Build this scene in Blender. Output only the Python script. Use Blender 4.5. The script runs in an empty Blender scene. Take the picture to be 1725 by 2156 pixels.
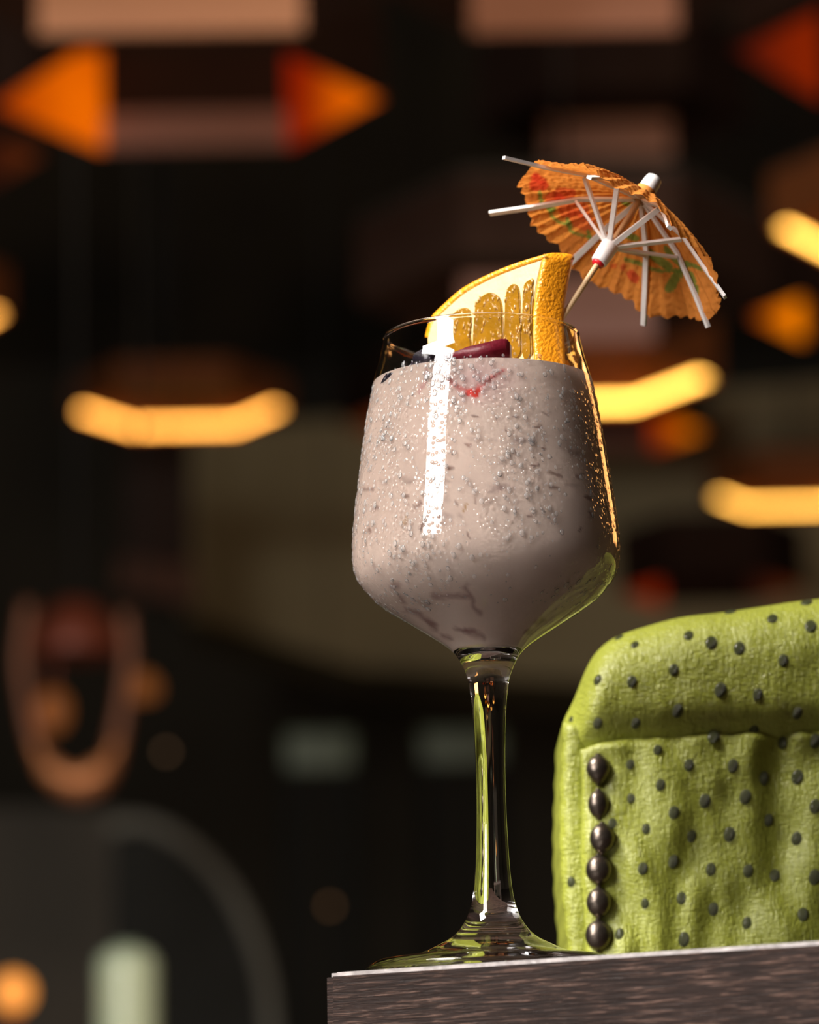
import bpy, bmesh, math, random
import numpy as np
from mathutils import Vector, Matrix
from mathutils.bvhtree import BVHTree

# ------------------------------------------------------------------ camera, world, lights, exposure
W, H, FPX = 1725.0, 2156.0, 8440.0
PITCH, ROLL = math.radians(11.17), math.radians(-1.0)
TABLE_Z = 0.75
CAM = Vector((0.0, 0.0, TABLE_Z - 0.10))
sc = bpy.context.scene
col = sc.collection
cd = bpy.data.cameras.new('camera')
cam = bpy.data.objects.new('camera', cd)
col.objects.link(cam)
sc.camera = cam
cam.matrix_world = Matrix.Translation(CAM) @ Matrix.Rotation(math.pi/2 + PITCH, 4, 'X') @ Matrix.Rotation(ROLL, 4, 'Z')
cd.sensor_fit = 'HORIZONTAL'
cd.sensor_width = 24.0
cd.lens = FPX * 24.0 / W
cd.clip_start = 0.05
cd.clip_end = 60
cd.dof.use_dof = True
cd.dof.focus_distance = 1.25
cd.dof.aperture_fstop = 8.1
MW = cam.matrix_world.copy()
CR = Vector((MW[0][0], MW[1][0], MW[2][0]))
CU = Vector((MW[0][1], MW[1][1], MW[2][1]))
CF = -Vector((MW[0][2], MW[1][2], MW[2][2]))

world = bpy.data.worlds.new('room_air')
sc.world = world
world.use_nodes = True
world.node_tree.nodes['Background'].inputs[0].default_value = (0.70, 0.48, 0.28, 1)
world.node_tree.nodes['Background'].inputs[1].default_value = 0.022

def area(name, loc, target, sx, sy, power, color):
    l = bpy.data.lights.new(name, 'AREA')
    l.shape = 'RECTANGLE'
    l.size, l.size_y, l.energy, l.color = sx, sy, power, color
    o = bpy.data.objects.new(name, l)
    col.objects.link(o)
    o.location = loc
    o.rotation_euler = (Vector(target) - Vector(loc)).to_track_quat('-Z', 'Y').to_euler()
    return o
# daylight area light: assumed tall narrow window, unseen behind the camera on the left
KT = Vector((0.02, 1.25, 0.88))
ka, ke, kd = math.radians(47), math.radians(27), 2.6
KL = KT + Vector((-math.sin(ka)*math.cos(ke), -math.cos(ka)*math.cos(ke), math.sin(ke)))*kd
area('assumed_window_daylight', KL, KT, 0.78, 1.75, 96, (1.0, 0.94, 0.91))
# added higher area light further to the left, shapes the drink's shading
ha, he = math.radians(66), math.radians(50)
area('added_high_light', KT + Vector((-math.sin(ha)*math.cos(he), -math.cos(ha)*math.cos(he), math.sin(he)))*2.2, KT, 0.75, 0.75, 95, (1.0, 0.93, 0.86))
# added warm area light from below, brightens the room's back and the lanterns
area('added_warm_uplight', (0.6, 1.9, 0.35), (0.0, 7.0, 2.6), 0.7, 0.7, 44, (1.0, 0.72, 0.52))
# added warm area light behind the glass, gives the bowl's right rim its gold
area('added_gold_rim_light', (1.15, 3.0, 1.5), (0.05, 1.25, 0.88), 0.45, 0.45, 3.6, (1.0, 0.42, 0.12))

sc.view_settings.view_transform = 'Standard'
sc.view_settings.look = 'None'
sc.view_settings.exposure = 0.0
sc.view_settings.gamma = 1.0
sc.view_settings.use_curve_mapping = False
sc.cycles.use_denoising = True
sc.cycles.max_bounces = 14
sc.cycles.transmission_bounces = 12
sc.cycles.diffuse_bounces = 3
sc.cycles.glossy_bounces = 5
sc.cycles.transparent_max_bounces = 12
sc.cycles.caustics_refractive = True
sc.cycles.caustics_reflective = True
sc.cycles.blur_glossy = 0.3
sc.cycles.sample_clamp_indirect = 6.0

# ------------------------------------------------------------------ helpers
def ray(px, py):
    return (CF + CR*((px - W/2)/FPX) + CU*((H/2 - py)/FPX)).normalized()
def at(px, py, Y):                      # pixel -> point on the plane y = Y
    d = ray(px, py)
    return CAM + d*((Y - CAM.y)/d.y)
def project(p):                         # numpy (n,3) -> pixel coords
    q = p - np.array(CAM)
    f = q @ np.array(CF)
    return W/2 + FPX*(q @ np.array(CR))/f, H/2 - FPX*(q @ np.array(CU))/f

def link(name, me, m=None, parent=None, smooth=True):
    o = bpy.data.objects.new(name, me)
    col.objects.link(o)
    if m is not None:
        me.materials.append(m)
    if parent is not None:
        o.parent = parent
    if smooth and me.polygons:
        me.polygons.foreach_set('use_smooth', [True]*len(me.polygons))
    return o
def obj(name, bm, m=None, parent=None, smooth=True, fix=True):
    if fix:
        bmesh.ops.recalc_face_normals(bm, faces=bm.faces[:])
    me = bpy.data.meshes.new(name)
    bm.to_mesh(me)
    bm.free()
    return link(name, me, m, parent, smooth)
def tag(o, label, cat, group=None, kind=None):
    if label: o['label'] = label
    if cat: o['category'] = cat
    if group: o['group'] = group
    if kind: o['kind'] = kind
    return o
def thing(name, label, cat, group=None, loc=(0, 0, 0)):
    o = bpy.data.objects.new(name, None)
    o.empty_display_size = 0.02
    col.objects.link(o)
    o.location = loc
    return tag(o, label, cat, group)
def keep(o, root):                      # child built in world coordinates
    o.parent = root
    o.matrix_parent_inverse = Matrix.Translation(-Vector(root.location))
    return o

def add_box(bm, c, s, rot=None, bev=0.0):
    r = bmesh.ops.create_cube(bm, size=1.0)
    vs = r['verts']
    M = Matrix.Translation(c) @ (rot.to_4x4() if rot else Matrix.Identity(4)) @ Matrix.Diagonal((*s, 1))
    bmesh.ops.transform(bm, matrix=M, verts=vs)
    if bev:
        es = list({e for v in vs for e in v.link_edges})
        bmesh.ops.bevel(bm, geom=es, offset=bev, segments=2, affect='EDGES', profile=0.6)
def frame_of(d):
    d = d.normalized()
    a = Vector((0, 0, 1)) if abs(d.z) < 0.9 else Vector((1, 0, 0))
    x = d.cross(a).normalized()
    return x, d.cross(x).normalized()
def add_tube(bm, pts, rad, n=12, cap=True):
    pts = [Vector(p) for p in pts]
    if not isinstance(rad, (list, tuple)): rad = [rad]*len(pts)
    rings = []
    X, Y = frame_of(pts[1] - pts[0])
    for i, p in enumerate(pts):
        t = (pts[min(i+1, len(pts)-1)] - pts[max(i-1, 0)]).normalized()
        X = (X - t*X.dot(t)).normalized(); Y = t.cross(X)
        rings.append([bm.verts.new(p + (X*math.cos(2*math.pi*k/n) + Y*math.sin(2*math.pi*k/n))*rad[i]) for k in range(n)])
    for a, b in zip(rings, rings[1:]):
        for k in range(n):
            bm.faces.new((a[k], a[(k+1) % n], b[(k+1) % n], b[k]))
    if cap:
        bm.faces.new(rings[0][::-1]); bm.faces.new(rings[-1])
def add_bar(bm, p, q, up, w, t, w2=None):   # flat wooden bar
    p, q = Vector(p), Vector(q)
    d = (q - p).normalized()
    s = d.cross(Vector(up)).normalized(); u = s.cross(d)
    w2 = w if w2 is None else w2
    v = []
    for e, ww in ((p, w), (q, w2)):
        for a, b in ((-1, -1), (1, -1), (1, 1), (-1, 1)):
            v.append(bm.verts.new(e + s*a*ww/2 + u*b*t/2))
    for f in ((3, 2, 1, 0), (4, 5, 6, 7), (0, 1, 5, 4), (1, 2, 6, 5), (2, 3, 7, 6), (3, 0, 4, 7)):
        bm.faces.new([v[i] for i in f])
def add_lathe(bm, prof, c=(0, 0, 0), n=96):
    c = Vector(c)
    rings = []
    for r, z in prof:
        if r < 1e-6: rings.append([bm.verts.new(c + Vector((0, 0, z)))])
        else: rings.append([bm.verts.new(c + Vector((r*math.cos(2*math.pi*k/n), r*math.sin(2*math.pi*k/n), z))) for k in range(n)])
    for a, b in zip(rings, rings[1:]):
        for k in range(n):
            k2 = (k+1) % n
            if len(a) == 1 and len(b) == 1: continue
            if len(a) == 1: bm.faces.new((a[0], b[k2], b[k]))
            elif len(b) == 1: bm.faces.new((a[k], a[k2], b[0]))
            else: bm.faces.new((a[k], a[k2], b[k2], b[k]))
def spline(pts, sub=6):                 # Catmull-Rom through (r,z)
    out = []
    n = len(pts)
    for i in range(n-1):
        p0, p1, p2, p3 = pts[max(i-1, 0)], pts[i], pts[i+1], pts[min(i+2, n-1)]
        for k in range(sub):
            t = k/sub
            out.append(tuple(0.5*((2*p1[j]) + (-p0[j]+p2[j])*t + (2*p0[j]-5*p1[j]+4*p2[j]-p3[j])*t*t + (-p0[j]+3*p1[j]-3*p2[j]+p3[j])*t**3) for j in range(len(p1))))
    out.append(tuple(pts[-1]))
    return out

# ------------------------------------------------------------------ materials
def mat(name, color, rough=0.5, metal=0.0, var=0.0, vscale=20.0, bump=0.0, bscale=80.0, spec=0.5, stretch=(1, 1, 1), coat=0.0, sss=0.0, detail=4):
    m = bpy.data.materials.new(name)
    m.use_nodes = True
    nt = m.node_tree; N = nt.nodes; L = nt.links
    b = N['Principled BSDF']
    b.inputs['Base Color'].default_value = (*color, 1)
    b.inputs['Roughness'].default_value = rough
    b.inputs['Metallic'].default_value = metal
    b.inputs['Specular IOR Level'].default_value = spec
    b.inputs['Coat Weight'].default_value = coat
    if var or bump:
        tc = N.new('ShaderNodeTexCoord'); mp = N.new('ShaderNodeMapping')
        mp.inputs['Scale'].default_value = stretch
        L.new(tc.outputs['Object'], mp.inputs['Vector'])
    if var:
        nz = N.new('ShaderNodeTexNoise'); nz.inputs['Scale'].default_value = vscale; nz.inputs['Detail'].default_value = detail
        L.new(mp.outputs[0], nz.inputs['Vector'])
        mx = N.new('ShaderNodeMix'); mx.data_type = 'RGBA'
        mx.inputs['A'].default_value = (*[c*(1-var) for c in color], 1)
        mx.inputs['B'].default_value = (*[min(1, c*(1+var)) for c in color], 1)
        L.new(nz.outputs['Fac'], mx.inputs['Factor'])
        L.new(mx.outputs['Result'], b.inputs['Base Color'])
    if bump:
        n2 = N.new('ShaderNodeTexNoise'); n2.inputs['Scale'].default_value = bscale; n2.inputs['Detail'].default_value = detail
        L.new(mp.outputs[0], n2.inputs['Vector'])
        bp = N.new('ShaderNodeBump'); bp.inputs['Strength'].default_value = 1.0; bp.inputs['Distance'].default_value = bump
        L.new(n2.outputs['Fac'], bp.inputs['Height'])
        L.new(bp.outputs[0], b.inputs['Normal'])
    return m
def emis(name, color, strength, grad=None):
    m = bpy.data.materials.new(name); m.use_nodes = True
    nt = m.node_tree; N = nt.nodes; L = nt.links
    b = N['Principled BSDF']
    b.inputs['Base Color'].default_value = (*[c*0.3 for c in color], 1)
    b.inputs['Emission Color'].default_value = (*color, 1)
    b.inputs['Emission Strength'].default_value = strength
    if grad:   # bulb hot spot behind a translucent panel: falls off from the bulb's place (UV.x carries the distance)
        uv = N.new('ShaderNodeUVMap'); uv.uv_map = 'glow'
        sp = N.new('ShaderNodeSeparateXYZ'); L.new(uv.outputs[0], sp.inputs[0])
        cr = N.new('ShaderNodeValToRGB')
        cr.color_ramp.elements[0].position = 0.0; cr.color_ramp.elements[0].color = (*color, 1)
        cr.color_ramp.elements[1].position = 1.0; cr.color_ramp.elements[1].color = (*grad, 1)
        L.new(sp.outputs[0], cr.inputs[0]); L.new(cr.outputs[0], b.inputs['Emission Color'])
    return m
def vcol_mat(name, rough=0.5, spec=0.5, bump=0.0, bscale=100, coat=0.0, translucent=0.0, attr='paint', sss=0.0):
    m = mat(name, (1, 1, 1), rough, 0, 0, 1, bump, bscale, spec, coat=coat)
    nt = m.node_tree; N = nt.nodes; L = nt.links
    b = N['Principled BSDF']
    a = N.new('ShaderNodeAttribute'); a.attribute_name = attr
    L.new(a.outputs['Color'], b.inputs['Base Color'])
    if sss:
        b.inputs['Subsurface Weight'].default_value = sss
        b.inputs['Subsurface Radius'].default_value = (1.0, 0.6, 0.4)
        b.inputs['Subsurface Scale'].default_value = 0.002
    if translucent:
        tr = N.new('ShaderNodeBsdfTranslucent')
        L.new(a.outputs['Color'], tr.inputs['Color'])
        mx = N.new('ShaderNodeMixShader'); mx.inputs[0].default_value = translucent
        out = [n for n in N if n.type == 'OUTPUT_MATERIAL'][0]
        L.new(b.outputs[0], mx.inputs[1]); L.new(tr.outputs[0], mx.inputs[2]); L.new(mx.outputs[0], out.inputs['Surface'])
    return m
def paint(me, cols, attr='paint'):      # cols (nverts,3)
    a = me.color_attributes.new(attr, 'FLOAT_COLOR', 'POINT')
    c = np.ones((len(me.vertices), 4), dtype=np.float32)
    c[:, :3] = cols
    a.data.foreach_set('color', c.ravel())
def verts_of(me):
    v = np.empty(len(me.vertices)*3)
    me.vertices.foreach_get('co', v)
    return v.reshape(-1, 3)
def seg_dist(X, Y, pts):
    d = np.full(X.shape, 1e9)
    for (x0, y0), (x1, y1) in zip(pts, pts[1:]):
        vx, vy = x1-x0, y1-y0
        t = np.clip(((X-x0)*vx + (Y-y0)*vy)/(vx*vx+vy*vy+1e-9), 0, 1)
        d = np.minimum(d, np.hypot(X-x0-t*vx, Y-y0-t*vy))
    return d
def mixc(base, colr, w):
    return base*(1-w[:, None]) + np.array(colr)[None, :]*w[:, None]

rng = random.Random(5)
nrng = np.random.default_rng(7)

# clear glass; wet = fine beads of condensation as relief on the outside
def glass_mat(name, wet=False):
    m = bpy.data.materials.new(name); m.use_nodes = True
    nt = m.node_tree; N = nt.nodes; L = nt.links
    b = N['Principled BSDF']
    b.inputs['Base Color'].default_value = (1, 1, 1, 1)
    b.inputs['Roughness'].default_value = 0.0
    b.inputs['IOR'].default_value = 1.5
    b.inputs['Transmission Weight'].default_value = 1.0
    if wet:
        tc = N.new('ShaderNodeTexCoord')
        sp = N.new('ShaderNodeSeparateXYZ'); L.new(tc.outputs['Object'], sp.inputs[0])
        vo = N.new('ShaderNodeTexVoronoi'); vo.inputs['Scale'].default_value = 620; vo.inputs['Randomness'].default_value = 1.0
        L.new(tc.outputs['Object'], vo.inputs['Vector'])
        cr = N.new('ShaderNodeMapRange'); cr.interpolation_type = 'SMOOTHSTEP'
        cr.inputs['From Min'].default_value = 0.42; cr.inputs['From Max'].default_value = 0.12
        L.new(vo.outputs['Distance'], cr.inputs['Value'])
        nz = N.new('ShaderNodeTexNoise'); nz.inputs['Scale'].default_value = 55; nz.inputs['Detail'].default_value = 3
        L.new(tc.outputs['Object'], nz.inputs['Vector'])
        patch = N.new('ShaderNodeMapRange'); patch.inputs['From Min'].default_value = 0.44; patch.inputs['From Max'].default_value = 0.58
        L.new(nz.outputs['Fac'], patch.inputs['Value'])
        band = N.new('ShaderNodeMapRange'); band.interpolation_type = 'SMOOTHSTEP'
        band.inputs['From Min'].default_value = 0.186; band.inputs['From Max'].default_value = 0.178
        L.new(sp.outputs['Z'], band.inputs['Value'])
        band2 = N.new('ShaderNodeMapRange'); band2.interpolation_type = 'SMOOTHSTEP'
        band2.inputs['From Min'].default_value = 0.118; band2.inputs['From Max'].default_value = 0.128
        L.new(sp.outputs['Z'], band2.inputs['Value'])
        cur = cr.outputs[0]
        for o in (patch.outputs[0], band.outputs[0], band2.outputs[0]):
            mu = N.new('ShaderNodeMath'); mu.operation = 'MULTIPLY'
            L.new(cur, mu.inputs[0]); L.new(o, mu.inputs[1]); cur = mu.outputs[0]
        bp = N.new('ShaderNodeBump'); bp.inputs['Strength'].default_value = 1.0; bp.inputs['Distance'].default_value = 0.00035
        L.new(cur, bp.inputs['Height']); L.new(bp.outputs[0], b.inputs['Normal'])
    return m

# ------------------------------------------------------------------ the room
M_wall = mat('dark_plaster', (0.09, 0.078, 0.056), 0.9, var=0.3, vscale=1.2, bump=0.004, bscale=20)
M_ceil = mat('dark_ceiling_paint', (0.20, 0.17, 0.115), 0.95, var=0.3, vscale=1.0)
M_floor = mat('dark_floor_boards', (0.03, 0.022, 0.016), 0.5, var=0.4, vscale=3, stretch=(8, 1, 1))
def slab(name, c, s, m, label=None):
    bm = bmesh.new(); add_box(bm, Vector((0, 0, 0)), s)
    o = obj(name, bm, m, smooth=False); o.location = c; o['kind'] = 'structure'
    if label: o['label'] = label
    return o
slab('floor', (0, 5.0, -0.05), (12.0, 20.2, 0.1), M_floor, 'dark floor of the bar')
slab('ceiling', (0, 5.0, 4.25), (12.0, 20.2, 0.1), M_ceil, 'near-black ceiling above the lanterns')
slab('wall_back', (0, 15.05, 2.1), (12.0, 0.1, 4.2), M_wall, 'dark wall far behind the drink')
slab('wall_left', (-6.05, 5.0, 2.1), (0.1, 20.2, 4.2), M_wall)
slab('wall_right', (6.05, 5.0, 2.1), (0.1, 20.2, 4.2), M_wall)

# olive bulkhead under the ceiling (the greenish field behind the glass)
def prism_px(name, poly, Y, depth, m, parent=None, bev=0.0):
    """a slab with real thickness whose front outline is given by points at distance Y"""
    bm = bmesh.new()
    f = [bm.verts.new(at(x, y, Y)) for x, y in poly]
    b = [bm.verts.new(v.co + Vector((0, depth, 0))) for v in f]
    n = len(f)
    bm.faces.new(f); bm.faces.new(b[::-1])
    for i in range(n):
        bm.faces.new((f[i], b[i], b[(i+1) % n], f[(i+1) % n]))
    if bev:
        bmesh.ops.bevel(bm, geom=bm.edges[:], offset=bev, segments=2, affect='EDGES')
    return obj(name, bm, m, parent, smooth=False)
M_olive = mat('olive_painted_board', (0.50, 0.42, 0.235), 0.85, var=0.15, vscale=1.5)
bk = prism_px('trim_1', [(395, 905), (2300, 760), (2300, 1560), (1350, 1440), (760, 1405), (385, 1290)], 12.0, 0.6, M_olive)
bk['kind'] = 'structure'; bk['label'] = 'olive bulkhead hanging below the dark ceiling'

# ------------------------------------------------------------------ hexagonal lanterns
M_lit_wood = mat('salmon_lit_band', (0.62, 0.30, 0.19), 0.6, var=0.12, vscale=8)  # lit band tones: daylight on the lanterns' far boards, put into the colour
M_lit_pale = mat('pale_salmon_lit_band', (0.95, 0.47, 0.27), 0.6, var=0.12, vscale=8)
M_lit_mauve = mat('mauve_grey_lit_band', (0.50, 0.30, 0.27), 0.7, var=0.12, vscale=8)
M_lit_wood2 = mat('mauve_lit_band', (0.30, 0.16, 0.12), 0.6, var=0.12, vscale=8)
M_lant_dark = mat('dark_lantern_board', (0.035, 0.018, 0.012), 0.9, var=0.3, vscale=8, spec=0.1)  # on far boards this dark tone also stands for shade above the band
M_lant_top = mat('lantern_top_board', (0.03, 0.024, 0.017), 0.9)
M_shade = mat('amber_shade_board', (0.30, 0.09, 0.02), 0.8, var=0.2, vscale=10)
M_led = emis('led_strip_light', (1.0, 0.42, 0.07), 7.2)
M_led2 = emis('led_strip_light_yellow', (1.0, 0.49, 0.08), 8.0)
M_pan = emis('orange_lantern_glow', (0.86, 0.15, 0.0), 1.0, (0.20, 0.006, 0.0))
M_pan_red = emis('red_lantern_glow', (0.24, 0.015, 0.0), 1.0, (0.045, 0.004, 0.002))
M_pan_amb = emis('amber_lantern_glow', (1.0, 0.24, 0.0), 1.0, (0.28, 0.02, 0.0))
M_pan_dim = emis('dim_lantern_glow', (0.10, 0.018, 0.003), 1.0, (0.02, 0.004, 0.002))
M_cable = mat('black_cable', (0.01, 0.01, 0.01), 0.6)

def quad_panel(name, a, b, z0, z1, th, m, parent, inward, glow=None):
    """vertical board between plan points a and b, thickness th towards the inside"""
    bm = bmesh.new()
    a, b = Vector((*a, 0)), Vector((*b, 0))
    n = Vector((*inward, 0))*th
    nx, nz = 6, 4
    for side, off in ((0, Vector((0, 0, 0))), (1, n)):
        pass
    f = [[bm.verts.new(a.lerp(b, i/nx) + n + Vector((0, 0, z0 + (z1-z0)*j/nz))) for i in range(nx+1)] for j in range(nz+1)]
    g = [[bm.verts.new(a.lerp(b, i/nx) + Vector((0, 0, z0 + (z1-z0)*j/nz))) for i in range(nx+1)] for j in range(nz+1)]
    for j in range(nz):
        for i in range(nx):
            bm.faces.new((f[j][i], f[j][i+1], f[j+1][i+1], f[j+1][i]))
            bm.faces.new((g[j][i], g[j+1][i], g[j+1][i+1], g[j][i+1]))
    for j in range(nz):
        bm.faces.new((f[j][0], f[j+1][0], g[j+1][0], g[j][0])); bm.faces.new((f[j][nx], g[j][nx], g[j+1][nx], f[j+1][nx]))
    for i in range(nx):
        bm.faces.new((f[0][i], g[0][i], g[0][i+1], f[0][i+1])); bm.faces.new((f[nz][i], f[nz][i+1], g[nz][i+1], g[nz][i]))
    bmesh.ops.recalc_face_normals(bm, faces=bm.faces[:])
    if glow is not None:
        uv = bm.loops.layers.uv.new('glow')
        gp, gr = Vector(glow[0]), glow[1]
        for fc in bm.faces:
            for lp in fc.loops:
                lp[uv].uv = (min(1, (lp.vert.co - gp).length/gr), 0)
    return obj(name, bm, m, parent, smooth=False, fix=False)

def lantern(px, py, rpx, dist, label, height=0.16, ends=(None, None), lip=None, led=None, yaw=0.0, rings=True, group='hexagonal lanterns under the ceiling', band_h=0.05, back=None):
    c = at(px, py, dist)
    r = rpx*(c - CAM).dot(CF)/FPX
    k = r/0.25
    root = thing('hexagonal_lantern', label, 'lantern', group, c)
    root.rotation_euler = (0, 0, yaw)
    P = [(r*math.cos(math.pi/3*i), r*math.sin(math.pi/3*i)) for i in range(6)]   # 0 = right, 1 = far right, 2 = far left, 3 = left
    hh = height*k
    th = 0.008*k
    for i in range(6):
        a, b = P[i], P[(i+1) % 6]
        mid = Vector(((a[0]+b[0])/2, (a[1]+b[1])/2)); inw = (-mid).normalized()
        glow = None
        if i == 0 and ends[1] is not None:
            m = ends[1]; glow = ((a[0]*0.8+b[0]*0.2, a[1]*0.8+b[1]*0.2, hh*0.2), r*0.55)
        elif i == 2 and ends[0] is not None:
            m = ends[0]; glow = ((a[0]*0.8+b[0]*0.2, a[1]*0.8+b[1]*0.2, hh*0.25), r*0.85)
        elif led is not None: m = M_shade
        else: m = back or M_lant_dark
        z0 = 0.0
        if i == 1 and lip is not None:  # lip: daylit lower band of the far board, painted in its own colour
            quad_panel('lower_lit_band', a, b, 0.0, band_h*k, th, lip, root, inw)
            z0 = band_h*k
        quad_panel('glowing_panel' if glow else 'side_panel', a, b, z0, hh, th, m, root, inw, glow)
    bm = bmesh.new()
    vs = [bm.verts.new((x*0.99, y*0.99, hh)) for x, y in P]; v2 = [bm.verts.new((x*0.99, y*0.99, hh+0.01)) for x, y in P]
    bm.faces.new(vs); bm.faces.new(v2)
    for i in range(6): bm.faces.new((vs[i], vs[(i+1) % 6], v2[(i+1) % 6], v2[i]))
    obj('top_board', bm, M_lant_top, root, smooth=False)
    if led is not None:
        bm = bmesh.new()
        q = r*0.965
        pts = [Vector((q*math.cos(math.pi/3*i), q*math.sin(math.pi/3*i), 0.014*k)) for i in range(6)]
        for i in (0, 1, 2):
            add_tube(bm, [pts[i], pts[i+1]], 0.0068*k, n=8)
        obj('led_strip', bm, led, root)
    bm = bmesh.new()
    add_tube(bm, [(0, 0, hh+0.01), (0, 0, 4.2 - c.z)], 0.004, n=8)
    obj('hanging_cable', bm, M_cable, root)
    return root

# lanterns with lit orange ends
lantern(392, 212, 415, 5.1, 'large dark lantern with glowing orange ends at the upper left', ends=(M_pan, M_pan), lip=M_lit_wood2)
lantern(1985, 95, 440, 5.3, 'red-glowing lantern cut off at the upper right corner', ends=(M_pan_red, M_pan_red))
lantern(1840, 662, 260, 8.2, 'lantern with a round amber glow right of the paper parasol', ends=(M_pan_amb, M_pan_amb))
lantern(1290, 912, 195, 11.2, 'small lantern glowing orange-red beside the bowl of the glass', ends=(M_pan_red, M_pan_amb), lip=M_lit_wood2)
lantern(1700, 1128, 215, 13.4, 'dim brown lantern below the lowest yellow light strip', ends=(M_pan_dim, M_pan_dim), lip=M_lit_wood2)
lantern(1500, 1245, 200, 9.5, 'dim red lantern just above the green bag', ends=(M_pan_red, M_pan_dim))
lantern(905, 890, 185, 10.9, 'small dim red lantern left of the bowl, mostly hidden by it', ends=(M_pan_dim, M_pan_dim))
# unlit lanterns; daylight on the far board is painted as a paler band
lantern(327, -95, 615, 4.3, 'nearest unlit lantern with a painted pale salmon light band at the top left', lip=M_lit_pale, band_h=0.10)
lantern(1225, -60, 475, 4.55, 'unlit lantern with a painted salmon light band cut by the top edge right of centre', lip=M_lit_wood, band_h=0.06)
lantern(1292, 262, 285, 7.4, 'unlit lantern with a short painted salmon light band above the paper parasol', lip=M_lit_wood, band_h=0.075)
lantern(1190, 632, 440, 5.2, 'unlit lantern with a painted mauve light band hanging behind the paper parasol', lip=M_lit_mauve, band_h=0.085, height=0.095)
lantern(-235, 330, 330, 6.2, 'brown lantern cut off at the left below the orange one', ends=(None, M_pan_dim))
# lanterns with a yellow light strip inside
lantern(377, 868, 233, 9.8, 'lantern with the whole curved light strip in view, left of the glass', led=M_led, height=0.07)
lantern(1195, 808, 322, 6.5, 'lantern whose light strip runs behind the glass to its right', led=M_led2, height=0.13)
lantern(1668, 1047, 176, 10.3, 'lantern with a light strip at the right edge beside the widest part of the bowl', led=M_led2, height=0.10)
lantern(1926, 480, 304, 6.9, 'lantern with a light strip cut off at the right edge beside the parasol', led=M_led2, height=0.10)
lantern(-238, 668, 258, 7.4, 'lantern with a light strip showing only its tip at the left edge', led=M_led, height=0.10)
# ------------------------------------------------------------------ far furniture
M_copper = mat('copper_metal', (0.55, 0.22, 0.08), 0.45, 0.3, var=0.3, vscale=15)
M_loop = mat('dull_brown_copper', (0.20, 0.075, 0.035), 0.5, 0.2, var=0.3, vscale=15)
M_copper_dark = mat('dark_red_copper', (0.16, 0.035, 0.015), 0.5, 0.2, var=0.3, vscale=15)
M_post = mat('lit_post_wood', (0.17, 0.065, 0.03), 0.6, var=0.3, vscale=6, stretch=(4, 4, 1))
M_black = mat('near_black_fabric', (0.008, 0.009, 0.007), 0.9, var=0.2, vscale=30)
M_grey = mat('grey_green_fabric', (0.12, 0.12, 0.10), 0.8, var=0.2, vscale=20)
M_pale = mat('pale_sage_paint', (0.13, 0.17, 0.115), 0.5, var=0.15, vscale=20)
M_mint = mat('pale_mint_glazed_ceramic', (0.36, 0.44, 0.31), 0.3, var=0.1, vscale=20, coat=0.3)
M_warm = emis('warm_globe_light', (1.0, 0.36, 0.06), 0.9)
M_pale2 = mat('warm_grey_partition_cloth', (0.115, 0.10, 0.078), 0.9, var=0.2, vscale=5)

# wooden hanging post; its lit lower end is painted as brighter wood
pt = thing('hanging_post', 'brown hanging post end left of the olive bulkhead', 'post', None, at(325, 1120, 10.6))
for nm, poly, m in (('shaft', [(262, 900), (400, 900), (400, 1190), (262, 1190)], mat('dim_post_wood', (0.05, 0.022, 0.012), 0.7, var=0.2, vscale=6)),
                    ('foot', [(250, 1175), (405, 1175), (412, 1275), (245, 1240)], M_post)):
    keep(prism_px(nm, poly, 10.6, 0.1, m, None, 0.004), pt)
bm = bmesh.new(); add_tube(bm, [at(330, 905, 10.65), Vector((at(330, 905, 10.65).x, 10.65, 4.2))], 0.012, n=10); keep(obj('hanging_rod', bm, M_cable), pt)

# copper hanging lantern: open loop with a bowl inside
Yc = 5.6
cl = thing('copper_hanging_lamp', 'copper looped hanging lamp with a glowing bowl at the lower left', 'lamp', None, at(165, 1640, Yc))
bm = bmesh.new()
lp = spline([(60, 1270), (45, 1400), (75, 1560), (115, 1635), (165, 1660), (215, 1635), (245, 1560), (270, 1400), (262, 1290)], 5)
add_tube(bm, [at(x, y, Yc) for x, y in lp], [0.010 + 0.009*max(0, 1-abs(i/(len(lp)-1)-0.5)*3.2) for i in range(len(lp))], n=12)
keep(obj('loop', bm, M_loop), cl)
bm = bmesh.new()
add_tube(bm, [at(x, y, Yc-0.012) for x, y in spline([(72, 1560), (100, 1615), (160, 1645), (215, 1618), (248, 1560)], 4)], [0.006]*4+[0.016]*9+[0.006]*4, n=12)
keep(obj('lower_bowl', bm, M_copper), cl)
bm = bmesh.new()
c0 = at(160, 1330, Yc)
add_lathe(bm, spline([(0.0, 0.045), (0.03, 0.04), (0.06, 0.0), (0.066, -0.03), (0.060, -0.032), (0.0, -0.02)], 4), c0, 32)
keep(obj('cap', bm, M_copper_dark), cl)
bm = bmesh.new()
add_tube(bm, [c0 + Vector((0, 0, 0.045)), Vector((c0.x, c0.y, 4.2))], 0.004, n=8); keep(obj('hanging_cable', bm, M_cable), cl)
bm = bmesh.new(); c1 = at(110, 1500, Yc)
add_lathe(bm, spline([(0.0, -0.028), (0.016, -0.022), (0.024, 0.0), (0.018, 0.024), (0.0, 0.032)], 4), c1, 24)
keep(obj('bulb', bm, emis('dim_amber_bulb', (0.16, 0.045, 0.008), 1.0)), cl)
bm = bmesh.new(); add_tube(bm, [c1 + Vector((0, 0, 0.03)), at(115, 1345, Yc)], 0.004, n=8); keep(obj('bulb_holder', bm, M_copper_dark), cl)
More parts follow.
